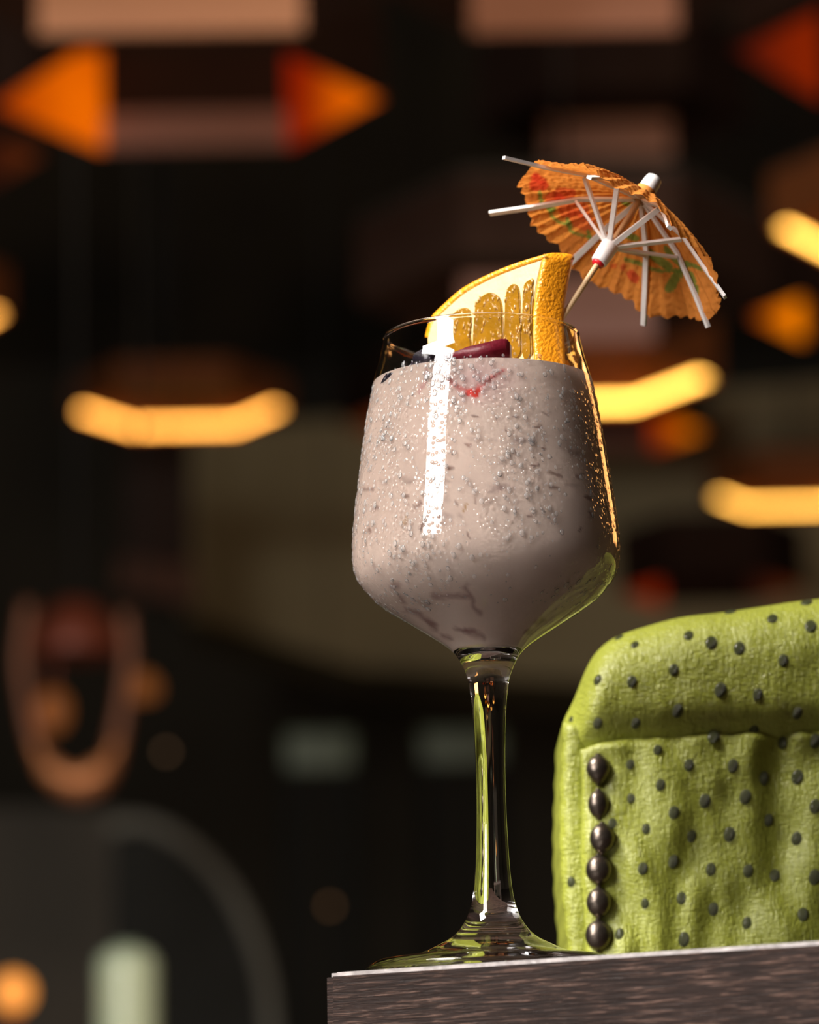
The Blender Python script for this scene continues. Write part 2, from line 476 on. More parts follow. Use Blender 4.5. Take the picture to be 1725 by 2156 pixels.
# small amber lamp beside it
c2 = at(292, 1445, 5.9)
sl = thing('small_amber_pendant', 'small amber pendant right of the copper looped lamp', 'lamp', None, c2)
bm = bmesh.new(); add_lathe(bm, spline([(0.0, -0.02), (0.026, -0.016), (0.03, 0.0), (0.02, 0.016), (0.0, 0.02)], 4), (0, 0, 0), 24); obj('globe', bm, emis('dim_amber_globe', (0.17, 0.05, 0.01), 1.0), sl)
bm = bmesh.new(); add_tube(bm, [(0, 0, 0.018), (0, 0, 4.2-c2.z)], 0.003, n=8); obj('hanging_cable', bm, M_cable, sl)

# faint bulbs
for (x, y, c, lab) in ((350, 1583, (0.9, 0.5, 0.25), 'faint round bulb to the right of the copper lamp'),
                       (695, 1908, (1.0, 0.5, 0.2), 'faint round bulb left of the foot of the glass')):
    p = at(x, y, 7.0)
    t = thing('small_bulb', lab, 'bulb', 'faint bulbs in the dark', p)
    bm = bmesh.new(); bmesh.ops.create_icosphere(bm, subdivisions=2, radius=0.006); obj('globe', bm, emis('faint_bulb_light', c, 0.32), t)
    bm = bmesh.new(); add_tube(bm, [(0, 0, 0.005), (0, 0, 4.2-p.z)], 0.0015, n=6); obj('hanging_wire', bm, M_cable, t)

# partition at the lower left
pr = prism_px('partition_screen', [(-900, 1690), (240, 1700), (560, 2000), (600, 3600), (-900, 3600)], 8.6, 0.05, M_pale2, None, 0.01)
tag(pr, 'grey cloth partition screen at the lower left behind the curved-back chair', 'screen')

# curved-back chair
Yr = 6.6
rc = thing('curved_back_chair', 'dark chair whose pale curved frame sweeps down to the right at the lower left', 'chair', None, (at(390, 2100, Yr).x, Yr, 0))
arcp = spline([(228, 1748), (290, 1732), (370, 1762), (450, 1830), (505, 1912), (545, 2010), (566, 2110), (575, 2260)], 4)
low = at(575, 2260, Yr).z
keep(prism_px('backrest', [(236, 1762)] + arcp[4:] + [(236, 2260)], Yr, 0.05, M_black, None, 0.0), rc)
bm = bmesh.new(); add_tube(bm, [at(x, y, Yr-0.01) for x, y in arcp], 0.014, n=10); keep(obj('back_frame', bm, M_grey), rc)
xa, xb = at(236, 2260, Yr).x, at(575, 2260, Yr).x
bm = bmesh.new(); add_box(bm, Vector(((xa+xb)/2, Yr-0.18, 0.46)), (xb-xa+0.1, 0.44, 0.08), bev=0.02); keep(obj('seat', bm, M_black), rc)
for x in (xa, xb):
    bm = bmesh.new(); add_tube(bm, [(x, Yr+0.02, low+0.01), (x, Yr+0.04, 0)], 0.014, n=8); keep(obj('leg', bm, M_grey), rc)
    bm = bmesh.new(); add_tube(bm, [(x, Yr-0.36, 0.46), (x, Yr-0.38, 0)], 0.014, n=8); keep(obj('leg', bm, M_grey), rc)

# slat-backed chairs with pale crest rail
def slat_chair(x0, x1, ytop, Y, label):
    a = at(x0, ytop, Y); b = at(x1, ytop, Y)
    cx = (a.x+b.x)/2; w = b.x-a.x; top = a.z
    t = thing('tall_back_chair', label, 'chair', 'tall dark chairs with sage rails', Vector((cx, Y, 0)))
    bm = bmesh.new(); add_box(bm, Vector((cx, Y, top-0.04)), (w, 0.03, 0.085), bev=0.01); keep(obj('crest_rail', bm, M_pale), t)
    for i in range(4):
        bm = bmesh.new(); add_box(bm, Vector((cx - w*0.36 + w*0.24*i, Y+0.005, (top-0.08+0.5)/2)), (w*0.12, 0.02, top-0.08-0.5), bev=0.003); keep(obj('slat', bm, M_black), t)
    bm = bmesh.new(); add_box(bm, Vector((cx, Y-0.2, 0.47)), (w*1.4, 0.42, 0.06), bev=0.01); keep(obj('seat', bm, M_black), t)
    for sx in (-1, 1):
        bm = bmesh.new(); add_tube(bm, [(cx+sx*w*0.46, Y, top-0.07), (cx+sx*w*0.48, Y, 0.5), (cx+sx*w*0.5, Y+0.05, 0)], 0.014, n=8); keep(obj('leg', bm, M_black), t)
        bm = bmesh.new(); add_tube(bm, [(cx+sx*w*0.5, Y-0.36, 0.47), (cx+sx*w*0.5, Y-0.36, 0)], 0.014, n=8); keep(obj('leg', bm, M_black), t)
slat_chair(598, 745, 1545, 8.8, 'tall dark chair with a sage crest rail left of the stem')
slat_chair(885, 1060, 1540, 9.6, 'tall dark chair with a sage crest rail right behind the stem')

# far table with a mint bottle and a globe lamp
Yt = 4.3
M_tbl = mat('dark_table_wood', (0.04, 0.025, 0.018), 0.5, var=0.3, vscale=8, stretch=(1, 6, 6))
ft = thing('side_table', 'dark side table carrying the mint bottle, below the lower left edge', 'table', None, (at(150, 2156, Yt).x, Yt, 0))
bm = bmesh.new(); add_box(bm, Vector((0, 0, 0.735)), (0.7, 0.6, 0.03), bev=0.004); obj('tabletop', bm, M_tbl, ft, smooth=False)
for sx in (-1, 1):
    for sy in (-1, 1):
        bm = bmesh.new(); add_box(bm, Vector((sx*0.3, sy*0.25, 0.36)), (0.04, 0.04, 0.72), bev=0.003); obj('leg', bm, M_tbl, ft, smooth=False)
pb = at(268, 2100, Yt); pb.z = 0.75
bt = thing('mint_bottle', 'pale mint ceramic bottle at the bottom left', 'bottle', None, pb)
topz = at(268, 1990, Yt).z - 0.75
bm = bmesh.new(); add_lathe(bm, spline([(0.0, 0.0), (0.030, 0.0), (0.033, 0.01), (0.033, topz*0.82), (0.032, topz*0.94), (0.022, topz*0.98)], 4) + [(0.0, topz*0.98)], (0, 0, 0), 32); obj('body', bm, M_mint, bt)
bm = bmesh.new(); add_lathe(bm, [(0.0, topz*0.97), (0.017, topz*0.97), (0.017, topz), (0.0, topz)], (0, 0, 0), 32); obj('stopper', bm, M_pale, bt)
pl = at(28, 2090, Yt)
gl = thing('globe_table_lamp', 'small orange globe lamp at the bottom left corner', 'lamp', None, (pl.x, Yt, 0.75))
hz = pl.z-0.75
bm = bmesh.new(); bmesh.ops.create_uvsphere(bm, u_segments=24, v_segments=14, radius=0.022, matrix=Matrix.Translation((0, 0, hz))); obj('globe', bm, M_warm, gl)
bm = bmesh.new(); add_lathe(bm, [(0, 0), (0.035, 0), (0.035, 0.008), (0.006, 0.014), (0.006, hz-0.021), (0.012, hz-0.019), (0, hz-0.019)], (0, 0, 0), 24); obj('base', bm, M_copper_dark, gl)

# ------------------------------------------------------------------ front table
GY = 1.25
gx = at(1042, 2045, GY).x
TA = math.radians(30)                   # plan angle of the front edge (its right end comes nearer)
eL = at(686, 2047, 1.233); cxL = eL.x
E0 = Vector((cxL, 1.233, 0))
d1 = Vector((math.cos(TA), -math.sin(TA), 0))
M_edge = None
def wood_table_mat():
    m = bpy.data.materials.new('brown_grained_tabletop_wood'); m.use_nodes = True
    nt = m.node_tree; N = nt.nodes; L = nt.links; b = N['Principled BSDF']
    tc = N.new('ShaderNodeTexCoord'); mp = N.new('ShaderNodeMapping')
    mp.inputs['Rotation'].default_value = (0, 0, TA)
    mp.inputs['Scale'].default_value = (1, 1, 1)
    L.new(tc.outputs['Object'], mp.inputs['Vector'])
    m2 = N.new('ShaderNodeMapping'); m2.inputs['Scale'].default_value = (42, 300, 900); L.new(mp.outputs[0], m2.inputs['Vector'])
    n1 = N.new('ShaderNodeTexNoise'); n1.inputs['Scale'].default_value = 1.6; n1.inputs['Detail'].default_value = 7; n1.inputs['Roughness'].default_value = 0.65; n1.inputs['Distortion'].default_value = 0.6
    L.new(m2.outputs[0], n1.inputs['Vector'])
    n3 = N.new('ShaderNodeTexNoise'); n3.inputs['Scale'].default_value = 35; n3.inputs['Detail'].default_value = 3; L.new(mp.outputs[0], n3.inputs['Vector'])
    cr = N.new('ShaderNodeValToRGB'); e = cr.color_ramp.elements
    e[0].position = 0.36; e[0].color = (0.018, 0.010, 0.008, 1)
    e[1].position = 0.66; e[1].color = (0.25, 0.15, 0.115, 1)
    e2 = e.new(0.54); e2.color = (0.036, 0.018, 0.013, 1)
    L.new(n1.outputs['Fac'], cr.inputs[0])
    mx = N.new('ShaderNodeMix'); mx.data_type = 'RGBA'; mx.blend_type = 'MULTIPLY'; mx.inputs['Factor'].default_value = 0.7
    cr3 = N.new('ShaderNodeValToRGB'); cr3.color_ramp.elements[0].position = 0.3; cr3.color_ramp.elements[0].color = (0.5, 0.45, 0.42, 1); cr3.color_ramp.elements[1].position = 0.7
    L.new(n3.outputs['Fac'], cr3.inputs[0])
    L.new(cr.outputs[0], mx.inputs['A']); L.new(cr3.outputs[0], mx.inputs['B']); L.new(mx.outputs['Result'], b.inputs['Base Color'])
    b.inputs['Roughness'].default_value = 0.45; b.inputs['Specular IOR Level'].default_value = 0.3
    bp = N.new('ShaderNodeBump'); bp.inputs['Strength'].default_value = 1.0; bp.inputs['Distance'].default_value = 0.0014
    L.new(n1.outputs['Fac'], bp.inputs['Height']); L.new(bp.outputs[0], b.inputs['Normal'])
    return m
M_top = wood_table_mat()
M_lacq = mat('worn_lacquer_highlight', (0.36, 0.33, 0.32), 0.3, 0.0, var=1.0, vscale=160, bump=0.0002, bscale=500, coat=1.0, spec=0.9)  # pale colour paints the bright edge highlight onto the worn lacquer
tb = thing('wooden_table', 'dark brown grained wooden table under the cocktail glass', 'table', None, (gx+0.2, 1.45, 0))
def wpt(v, z): return Vector((v.x, v.y, z))
side = Vector((0.12, 1.0, 0)).normalized()
C0 = E0; C1 = E0 + d1*0.62; C2 = C1 + Vector((math.sin(TA), math.cos(TA), 0))*0.75; C3 = E0 + side*0.72
bm = bmesh.new()
bo, to = [], []
z0, z1 = TABLE_Z-0.045, TABLE_Z
lo = [bm.verts.new(wpt(v, z0)) for v in (C0, C1, C2, C3)]
hi = [bm.verts.new(wpt(v, z1)) for v in (C0, C1, C2, C3)]
bm.faces.new(lo); bm.faces.new(hi)
for i in range(4): bm.faces.new((lo[i], lo[(i+1) % 4], hi[(i+1) % 4], hi[i]))
bmesh.ops.recalc_face_normals(bm, faces=bm.faces[:])
vert_e = [e for e in bm.edges if abs(e.verts[0].co.z-e.verts[1].co.z) > 0.01]
bmesh.ops.bevel(bm, geom=vert_e, offset=0.0025, segments=4, affect='EDGES')
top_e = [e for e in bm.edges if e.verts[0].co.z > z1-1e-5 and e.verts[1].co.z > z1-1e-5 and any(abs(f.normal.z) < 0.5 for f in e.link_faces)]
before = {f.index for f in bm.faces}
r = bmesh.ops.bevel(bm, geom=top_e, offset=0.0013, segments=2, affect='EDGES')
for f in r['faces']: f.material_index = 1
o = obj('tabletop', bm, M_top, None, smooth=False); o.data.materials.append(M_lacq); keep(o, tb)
bm = bmesh.new(); cc = (C0+C1+C2+C3)/4
add_tube(bm, [(cc.x, cc.y, z0), (cc.x, cc.y, 0.02)], 0.035, n=20); keep(obj('pedestal', bm, M_cable), tb)
bm = bmesh.new(); add_lathe(bm, [(0, 0), (0.22, 0), (0.22, 0.012), (0.05, 0.028), (0, 0.028)], (cc.x, cc.y, 0), 40); keep(obj('foot_plate', bm, M_cable), tb)

# ------------------------------------------------------------------ the glass
PXM = FPX/ (Vector((gx, GY, 0.85))-CAM).dot(CF)   # rough px per metre at the axis
def z_of(py):
    return at(1040, py, GY).z - TABLE_Z
def r_of(rp, py):
    return rp*(at(1040, py, GY)-CAM).dot(CF)/FPX
sil = [(712, 206), (760, 217), (805, 230), (900, 249), (1000, 264), (1100, 278), (1160, 281.5), (1195, 279), (1225, 266), (1255, 240), (1275, 215), (1300, 177), (1320, 146), (1340, 115),
       (1357, 90), (1371, 74), (1385, 63), (1403, 54), (1420, 47), (1440, 42), (1500, 35), (1600, 31.5), (1700, 31.5), (1800, 35), (1860, 39.5), (1900, 46), (1930, 56), (1950, 68), (1968, 84), (1985, 112), (2010, 172)]
outer = [(r_of(r, y), z_of(y)) for y, r in sil]
Rb = 0.0402
outer += [(Rb*0.90, 0.0045), (Rb*0.985, 0.0026), (Rb, 0.0013), (Rb*0.985, 0.0003)]
outer = spline(outer, 5)
bottom = [(Rb*0.95, 0.0), (Rb*0.80, 0.0006), (Rb*0.4, 0.0014), (0.0, 0.0016)]
LIP = z_of(712)
ZB = z_of(1376)
# inner wall, from the rim down
inner = []
for y, r in sil[:17]:
    rr, zz = r_of(r, y), z_of(y)
    inner.append((rr, zz))
def offset_in(p, th):
    out = []
    for i, (r, z) in enumerate(p):
        a = p[max(i-1, 0)]; b = p[min(i+1, len(p)-1)]
        t = Vector((b[0]-a[0], b[1]-a[1])).normalized()
        out.append((r + t.y*th, z - t.x*th))
    return out
inner = spline(offset_in(inner[:-1], 0.00125), 6)
inner = [p for p in inner if p[1] > ZB + 0.001]
r_last = inner[-1][0]
inner += [(r_last*0.80, ZB+0.0003), (r_last*0.5, ZB-0.0003), (0.0, ZB-0.0005)]
lipc = (outer[0][0]-0.0006, LIP)
lip = [(outer[0][0]-0.00062+0.00075*math.cos(a), LIP+0.0002+0.00075*math.sin(a)) for a in [math.radians(q) for q in (170, 135, 90, 45, 10)]]
prof = inner[::-1] + lip + outer + bottom
G = thing('cocktail_glass', 'stemmed wine glass with beaded condensation standing on the table corner', 'glass', None, (gx, GY, TABLE_Z))
M_glass = glass_mat('clear_glass'); M_wet = glass_mat('clear_glass_with_condensation', True)
bm = bmesh.new(); add_lathe(bm, prof, (0, 0, 0), 160)
go = obj('bowl', bm, M_wet, G)
# droplets that stand proud of the bowl
from mathutils import noise as mnoise
def mnoise2(a, z):
    n_ = 0.5 + 0.9*mnoise.noise(Vector((math.cos(a)*2.2, math.sin(a)*2.2, z*45)))
    return max(0.0, min(1.0, n_*1.3 - 0.12))
dr = random.Random(3)
ov = [p for p in outer if 0.09 < p[1] < LIP]
def out_r(z):
    for (r1, z1_), (r2, z2_) in zip(outer, outer[1:]):
        if (z1_ >= z >= z2_) and z1_ > z2_: return r1 + (r2-r1)*(z1_-z)/(z1_-z2_), Vector((z1_-z2_, r1-r2)).normalized()
    return outer[0][0], Vector((1, 0))
ico = bmesh.new(); bmesh.ops.create_icosphere(ico, subdivisions=2, radius=1.0)
IV = np.array([v.co[:] for v in ico.verts]); IF = np.array([[v.index for v in f.verts] for f in ico.faces]); ico.free()
VV, FF = [], []; k_ = 0; placed = []
while k_ < 3600:
    ang = dr.uniform(0, 2*math.pi); z = dr.uniform(0.112, 0.190)
    d_ = mnoise2(ang, z)
    if dr.random() > d_: continue
    rr_, t_ = out_r(z)
    nrm = Vector((math.cos(ang)*t_.x, math.sin(ang)*t_.x, -t_.y if False else (t_.y)*-1*-1))
    nrm = Vector((math.cos(ang)*t_.x, math.sin(ang)*t_.x, -t_.y)).normalized()
    s_ = 0.00024 + 0.00062*dr.random()**2.6
    x_, y_ = frame_of(nrm); up_ = (Vector((0, 0, 1)) - nrm*nrm.z).normalized(); sd_ = up_.cross(nrm)
    c_ = Vector((math.cos(ang)*rr_, math.sin(ang)*rr_, z))
    Rm = np.array([sd_[:], up_[:], nrm[:]])
    pts_ = (IV*np.array([s_, s_*dr.uniform(1.0, 1.5), s_*0.35])) @ Rm + np.array(c_[:])
    VV.append(pts_); FF.append(IF + k_*len(IV)); k_ += 1
VV = np.concatenate(VV); FF = np.concatenate(FF)
M_water = bpy.data.materials.new('water_droplets'); M_water.use_nodes = True
_n = M_water.node_tree.nodes; _l = M_water.node_tree.links
_t = _n.new('ShaderNodeBsdfTransparent'); _g = _n.new('ShaderNodeBsdfGlossy'); _g.inputs['Roughness'].default_value = 0.08
_f = _n.new('ShaderNodeFresnel'); _f.inputs['IOR'].default_value = 1.4
_m = _n.new('ShaderNodeMixShader'); _l.new(_f.outputs[0], _m.inputs[0]); _l.new(_t.outputs[0], _m.inputs[1]); _l.new(_g.outputs[0], _m.inputs[2])
_d = _n.new('ShaderNodeBsdfDiffuse'); _d.inputs['Color'].default_value = (0.9, 0.9, 0.9, 1)
_m2 = _n.new('ShaderNodeMixShader'); _m2.inputs[0].default_value = 0.10; _l.new(_m.outputs[0], _m2.inputs[1]); _l.new(_d.outputs[0], _m2.inputs[2])
_l.new(_m2.outputs[0], [q for q in _n if q.type == 'OUTPUT_MATERIAL'][0].inputs['Surface'])
me_d = bpy.data.meshes.new('condensation_droplets'); me_d.from_pydata(VV.tolist(), [], FF.tolist())
dro = link('condensation_droplets', me_d, M_water, G); dro['kind'] = 'stuff'

# ------------------------------------------------------------------ the drink
ZL = at(1000, 759, GY-0.031).z - TABLE_Z
liq = [(r + 0.0003, z) for r, z in inner if ZB+0.0004 < z < ZL]
rl = liq[0][0]
def dens(p, step):
    out = []
    for a, b in zip(p, p[1:]):
        n = max(1, int(math.hypot(b[0]-a[0], b[1]-a[1])/step))
        for k in range(n): out.append((a[0]+(b[0]-a[0])*k/n, a[1]+(b[1]-a[1])*k/n))
    out.append(p[-1]); return out
liq_side = dens([(rl, ZL)] + liq, 0.0005)
lprof = [(0.0, ZL), (rl*0.5, ZL), (rl*0.9, ZL)] + liq_side + [(liq[-1][0]*0.5, ZB+0.0002), (0.0, ZB+0.0001)]
bm = bmesh.new(); add_lathe(bm, lprof, (0, 0, 0), 420)
drink = obj('creamy_drink', bm, None); drink.location = G.location
tag(drink, 'creamy pink-beige drink with fruit flecks filling the glass', 'drink')
P = verts_of(drink.data)
Pw = P + np.array(G.location)
X, Y = project(Pw)
n = len(P)
base = np.tile(np.array([0.87, 0.715, 0.625]), (n, 1))
front = (P[:, 1] < 0.004)
def c2(x, y): return (740 + x/2.875, 520 + y/2.875)
def c3(x, y): return (740 + x/2.875, 980 + y/2.875)
def stroke(base, pts, w, colr, a=1.0, soft=3.0):
    d = seg_dist(X, Y, pts)
    k = np.clip((w - d)/soft + 0.5, 0, 1)*a*front
    return mixc(base, colr, k)
from mathutils import noise as mnoise
wob = np.array([mnoise.noise(Vector((p[0]*260, p[1]*260, p[2]*260))) for p in P])
wob2 = np.array([mnoise.noise(Vector((p[0]*90+7, p[1]*90, p[2]*140))) for p in P])
wob3 = np.array([mnoise.noise(Vector((p[0]*700+7, p[1]*700, p[2]*700))) for p in P])
X0, Y0 = X.copy(), Y.copy()
X = X0 + wob*11 + wob3*4; Y = Y0 + wob2*9 + wob3*4
base *= (1 + 0.05*wob2[:, None] + 0.03*wob[:, None])
# pink tint near the top, dusty tint
pink = np.clip(1 - np.abs(Y0-800)/70, 0, 1)*np.clip(1-np.abs(X0-1010)/110, 0, 1)*front
base = mixc(base, (0.74, 0.46, 0.48), pink*0.65)
base = stroke(base, [c2(580, 800), c2(650, 850), c2(740, 880), c2(820, 820), c2(930, 740)], 5, (0.60, 0.10, 0.09), 0.75, 7)
base = stroke(base, [c2(725, 878), c2(755, 885)], 9, (0.60, 0.03, 0.015), 1.0, 4)
base = stroke(base, [c2(460, 740), c2(450, 820), c2(440, 900)], 3, (0.50, 0.12, 0.14), 0.6, 5)
for p in ((875, 785), (910, 765), (930, 745)): base = stroke(base, [c2(*p), c2(p[0]+1, p[1])], 2.5, (0.4, 0.03, 0.05), 0.9, 2)
for s in ([(510, 785), (690, 790)], [(690, 730), (740, 850), (780, 880)], [(250, 735), (290, 720)], [(300, 790), (330, 820)], [(340, 870), (400, 885), (520, 990)],
          [(650, 980), (710, 1000), (790, 1045)], [(570, 1030), (600, 1045)], [(1070, 1000), (1090, 980)], [(1120, 930), (1150, 910)], [(690, 990), (720, 1000)], [(470, 930), (500, 960)]):
    base = stroke(base, [c3(*q) for q in s], 5.0 + 0*rng.random(), (0.27, 0.10, 0.09), 0.62, 10)
specks = [c2(*p) for p in ((755, 1030), (880, 1045), (1130, 1080), (1160, 1010), (1165, 1220), (700, 1215), (615, 1255), (985, 1040), (1280, 1100), (600, 1340), (1000, 1255), (930, 1110))]
specks += [c3(*p) for p in ((120, 150), (150, 265), (330, 200), (410, 240), (755, 205), (900, 140), (1000, 260), (1075, 300), (1145, 270), (1225, 60), (1235, 150),
                            (1430, 200), (1430, 300), (1385, 390), (1380, 60), (110, 400), (430, 390), (710, 430), (540, 320), (600, 20), (640, 230), (1100, 10))]
for (x, y) in specks:
    a = rng.uniform(0, 3.14); l = rng.uniform(2, 8); w = rng.uniform(1.6, 4)
    base = stroke(base, [(x-l*math.cos(a), y-l*math.sin(a)*0.7), (x+l*math.cos(a), y+l*math.sin(a)*0.7)], w, (0.24, 0.12, 0.09), rng.uniform(0.65, 0.95), 3)
for _ in range(26):
    x, y = rng.uniform(790, 1290), rng.uniform(860, 1110)
    l = rng.uniform(3, 13); a = rng.uniform(-0.6, 0.9)
    base = stroke(base, [(x, y), (x+l*math.cos(a), y+l*math.sin(a))], rng.uniform(2, 6), (0.36, 0.24, 0.20), rng.uniform(0.25, 0.6), 7)
for p in ((1050, 1185), (540, 320+1322), (900, 140+1322)):
    base = stroke(base, [c2(p[0]-60, p[1]), c2(p[0]+40, p[1]-15)], 6, (0.40, 0.28, 0.26), 0.6, 8)
for p in ((330, 320), (700, 250)): base = stroke(base, [c3(p[0]-6, p[1]+18), c3(p[0]+6, p[1]-18)], 4, (0.45, 0.24, 0.06), 0.9, 3)
# the rest of the surface, not seen from here, gets flecks too
back = (~front)*np.clip((wob-0.45)*8, 0, 1)
base = mixc(base, (0.36, 0.22, 0.18), back*0.7)
paint(drink.data, np.clip(base, 0, 1))
drink.data.materials.append(vcol_mat('creamy_fruit_smoothie', 0.45, 0.4, 0.00025, 240, sss=0.0))
X, Y = X0, Y0

# ------------------------------------------------------------------ orange wedge
OA = math.radians(38)
Oc = at(1150, 540, GY-0.010)            # front upper corner of the wedge
nA = Vector((-math.sin(OA), -math.cos(OA), 0.10)).normalized()
ex = Vector((0.93, 0.36, 0.03)).normalized()   # thickness direction
T = 0.0100
def on_face(px, py, off=0.0):
    d = ray(px, py); c = Oc + ex*off
    return CAM + d*((c-CAM).dot(nA)/d.dot(nA))
arc = spline([(893, 712), (905, 672), (935, 640), (975, 606), (1030, 577), (1090, 553), (1149, 535)], 6)
right = [(1149, 535), (1139, 580), (1130, 630), (1126, 665), (1127, 720), (1130, 775)]
poly = [on_face(x, y) for x, y in arc] + [on_face(x, y) for x, y in right[1:]] + [on_face(x, y) for x, y in ((1000, 790), (915, 770), (893, 740))]
cut = arc + right[1:] + [(1000, 790), (915, 770), (893, 740)]
Or = thing('orange_wedge', 'juicy orange wedge tucked inside the rim of the glass', 'fruit', None, Oc)
M_peel = mat('orange_peel', (0.93, 0.36, 0.012), 0.28, 0, var=0.10, vscale=60, bump=0.0006, bscale=1000, spec=0.6, coat=0.5, detail=2)
M_pith = mat('orange_pith', (0.74, 0.58, 0.26), 0.45, 0, var=0.12, vscale=130, bump=0.0003, bscale=300, spec=0.5)
M_pulp = mat('orange_pulp', (0.27, 0.125, 0.006), 0.14, 0, var=0.45, vscale=160, bump=0.0006, bscale=260, spec=0.7, coat=0.6)
def solid(name, front_pts, back_off, m, lift=0.0, shrink=0.0, jitter=0.0):
    bm = bmesh.new()
    c = sum(front_pts, Vector())/len(front_pts)
    f = [bm.verts.new(p + nA*lift) for p in front_pts]
    b = [bm.verts.new(p + ex*back_off + (c-p)*shrink) for p in front_pts]
    k = len(f)
    F1 = bm.faces.new(f); bm.faces.new(b[::-1])
    for i in range(k): bm.faces.new((f[i], b[i], b[(i+1) % k], f[(i+1) % k]))
    bmesh.ops.recalc_face_normals(bm, faces=bm.faces[:])
    sh = [e for e in bm.edges if len(e.link_faces) == 2 and e.calc_face_angle(0) > 1.0 and any(fc is F1 for fc in e.link_faces)]
    bmesh.ops.bevel(bm, geom=sh, offset=0.0004, segments=2, affect='EDGES')
    bmesh.ops.triangulate(bm, faces=[fc for fc in bm.faces if len(fc.verts) > 4])
    return keep(obj(name, bm, m, None, smooth=False), Or)
# pith body carries everything
pin = [on_face(*p) for p in spline([(899, 715), (912, 678), (942, 648), (980, 616), (1034, 587), (1092, 564), (1143, 547)], 5)] + [on_face(*p) for p in ((1133, 590), (1124, 640), (1121, 670), (1122, 720), (1124, 768), (1000, 783), (920, 764), (900, 738))]
solid('pith', pin, T*0.93, M_pith, lift=0.0002)
# peel: arc strip over the top and the wide outer band on the right
def strip(name, pts, width_px_fn, m):
    """curved skin: outer line pts, thickness inward th, running the whole wedge thickness"""
    bm = bmesh.new(); rows = []
    nseg = 8
    for i, (x, y) in enumerate(pts):
        p = on_face(x, y)
        a = on_face(*pts[max(i-1, 0)]); b = on_face(*pts[min(i+1, len(pts)-1)])
        t = (b-a).normalized(); nrm = nA.cross(t).normalized()
        if nrm.dot(p - on_face(1030, 680)) < 0: nrm = -nrm
        row_o = []; row_i = []
        for k in range(nseg+1):
            s = k/nseg
            bulge = math.sin(math.pi*s)**0.6*0.0007
            w = width_px_fn(i/(len(pts)-1))
            row_o.append(bm.verts.new(p + ex*(T*s) + nrm*bulge))
            row_i.append(bm.verts.new(p + ex*(T*s) - nrm*w))
        rows.append((row_o, row_i))
    for (o1, i1), (o2, i2) in zip(rows, rows[1:]):
        for k in range(nseg):
            bm.faces.new((o1[k], o1[k+1], o2[k+1], o2[k])); bm.faces.new((i1[k], i2[k], i2[k+1], i1[k+1]))
        bm.faces.new((o1[0], o2[0], i2[0], i1[0])); bm.faces.new((o1[-1], i1[-1], i2[-1], o2[-1]))
    for (oo, ii) in (rows[0], rows[-1]):
        for k in range(nseg): bm.faces.new((oo[k], oo[k+1], ii[k+1], ii[k]))
    return keep(obj(name, bm, m, None), Or)
strip('peel', arc, lambda t: 0.0027*(1-0.5*t), M_peel)
strip('peel', dens(right, 12), lambda t: 0.0008, M_peel)
# pulp segments with scalloped outer edges
segs = [
    [(926, 704), (938, 682), (962, 655), (985, 650), (995, 668), (992, 706), (993, 740), (960, 748), (928, 746)],
    [(999, 668), (1003, 640), (1012, 627), (1034, 617), (1056, 634), (1061, 690), (1058, 748), (1030, 750), (998, 748)],
    [(1064, 640), (1068, 612), (1078, 600), (1090, 602), (1096, 622), (1099, 690), (1098, 750), (1065, 750)],
    [(1101, 625), (1104, 602), (1112, 592), (1124, 592), (1122, 640), (1119, 700), (1120, 750), (1101, 750)]]
for s in segs:
    pts = [on_face(*p) for p in spline(s + [s[0]], 4)[:-1]]
    solid('pulp_segment', pts, 0.003, M_pulp, lift=0.0007)
# small gem-like juice sacs
M_sac = mat('juice_sacs', (0.38, 0.18, 0.012), 0.12, 0, var=0.3, vscale=300, spec=0.8, coat=0.8)
bm = bmesh.new()
def inside(px, py, poly):
    c = False; j = len(poly)-1
    for i in range(len(poly)):
        if (poly[i][1] > py) != (poly[j][1] > py) and px < (poly[j][0]-poly[i][0])*(py-poly[i][1])/(poly[j][1]-poly[i][1])+poly[i][0]: c = not c
        j = i
    return c
cnt = 0
while cnt < 120:
    x, y = rng.uniform(925, 1128), rng.uniform(588, 750)
    if any(inside(x, y, s) for s in segs):
        p = on_face(x, y) + nA*0.0006
        s = rng.uniform(0.0005, 0.0011)
        up = (on_face(x, y-1) - on_face(x, y)).normalized()
        up = (up + 0.35*rng.uniform(-1, 1)*nA.cross(up)).normalized()
        R = Matrix((nA.cross(up), up, nA)).transposed()
        bmesh.ops.create_icosphere(bm, subdivisions=1, radius=1.0, matrix=Matrix.Translation(p) @ R.to_4x4() @ Matrix.Diagonal((s*0.6, s*1.5, s*0.5, 1)))
        cnt += 1
js = keep(obj('juice_sacs', bm, M_sac), Or); js['kind'] = 'stuff'

# ------------------------------------------------------------------ fruit pieces floating on the drink
def berry_piece(name, label, pts, Yp, depth, m):
    bm = bmesh.new()
    f = [bm.verts.new(at(x, y, Yp)) for x, y in pts]
    b = [bm.verts.new(v.co + Vector((0.001, depth, -0.0004))) for v in f]
    k = len(f)
    bm.faces.new(f); bm.faces.new(b[::-1])
    for i in range(k): bm.faces.new((f[i], b[i], b[(i+1) % k], f[(i+1) % k]))
    bmesh.ops.bevel(bm, geom=bm.edges[:], offset=0.0005, segments=2, affect='EDGES')
    o = obj(name, bm, m)
    return tag(o, label, 'fruit', 'dark fruit pieces on the drink')
M_beet = mat('dark_red_fruit_flesh', (0.10, 0.002, 0.010), 0.45, 0, var=0.3, vscale=150, bump=0.0004, bscale=300, spec=0.25)
M_plum = mat('black_purple_fruit_skin', (0.012, 0.008, 0.018), 0.25, 0, var=0.3, vscale=100, bump=0.0004, bscale=300, coat=0.5)
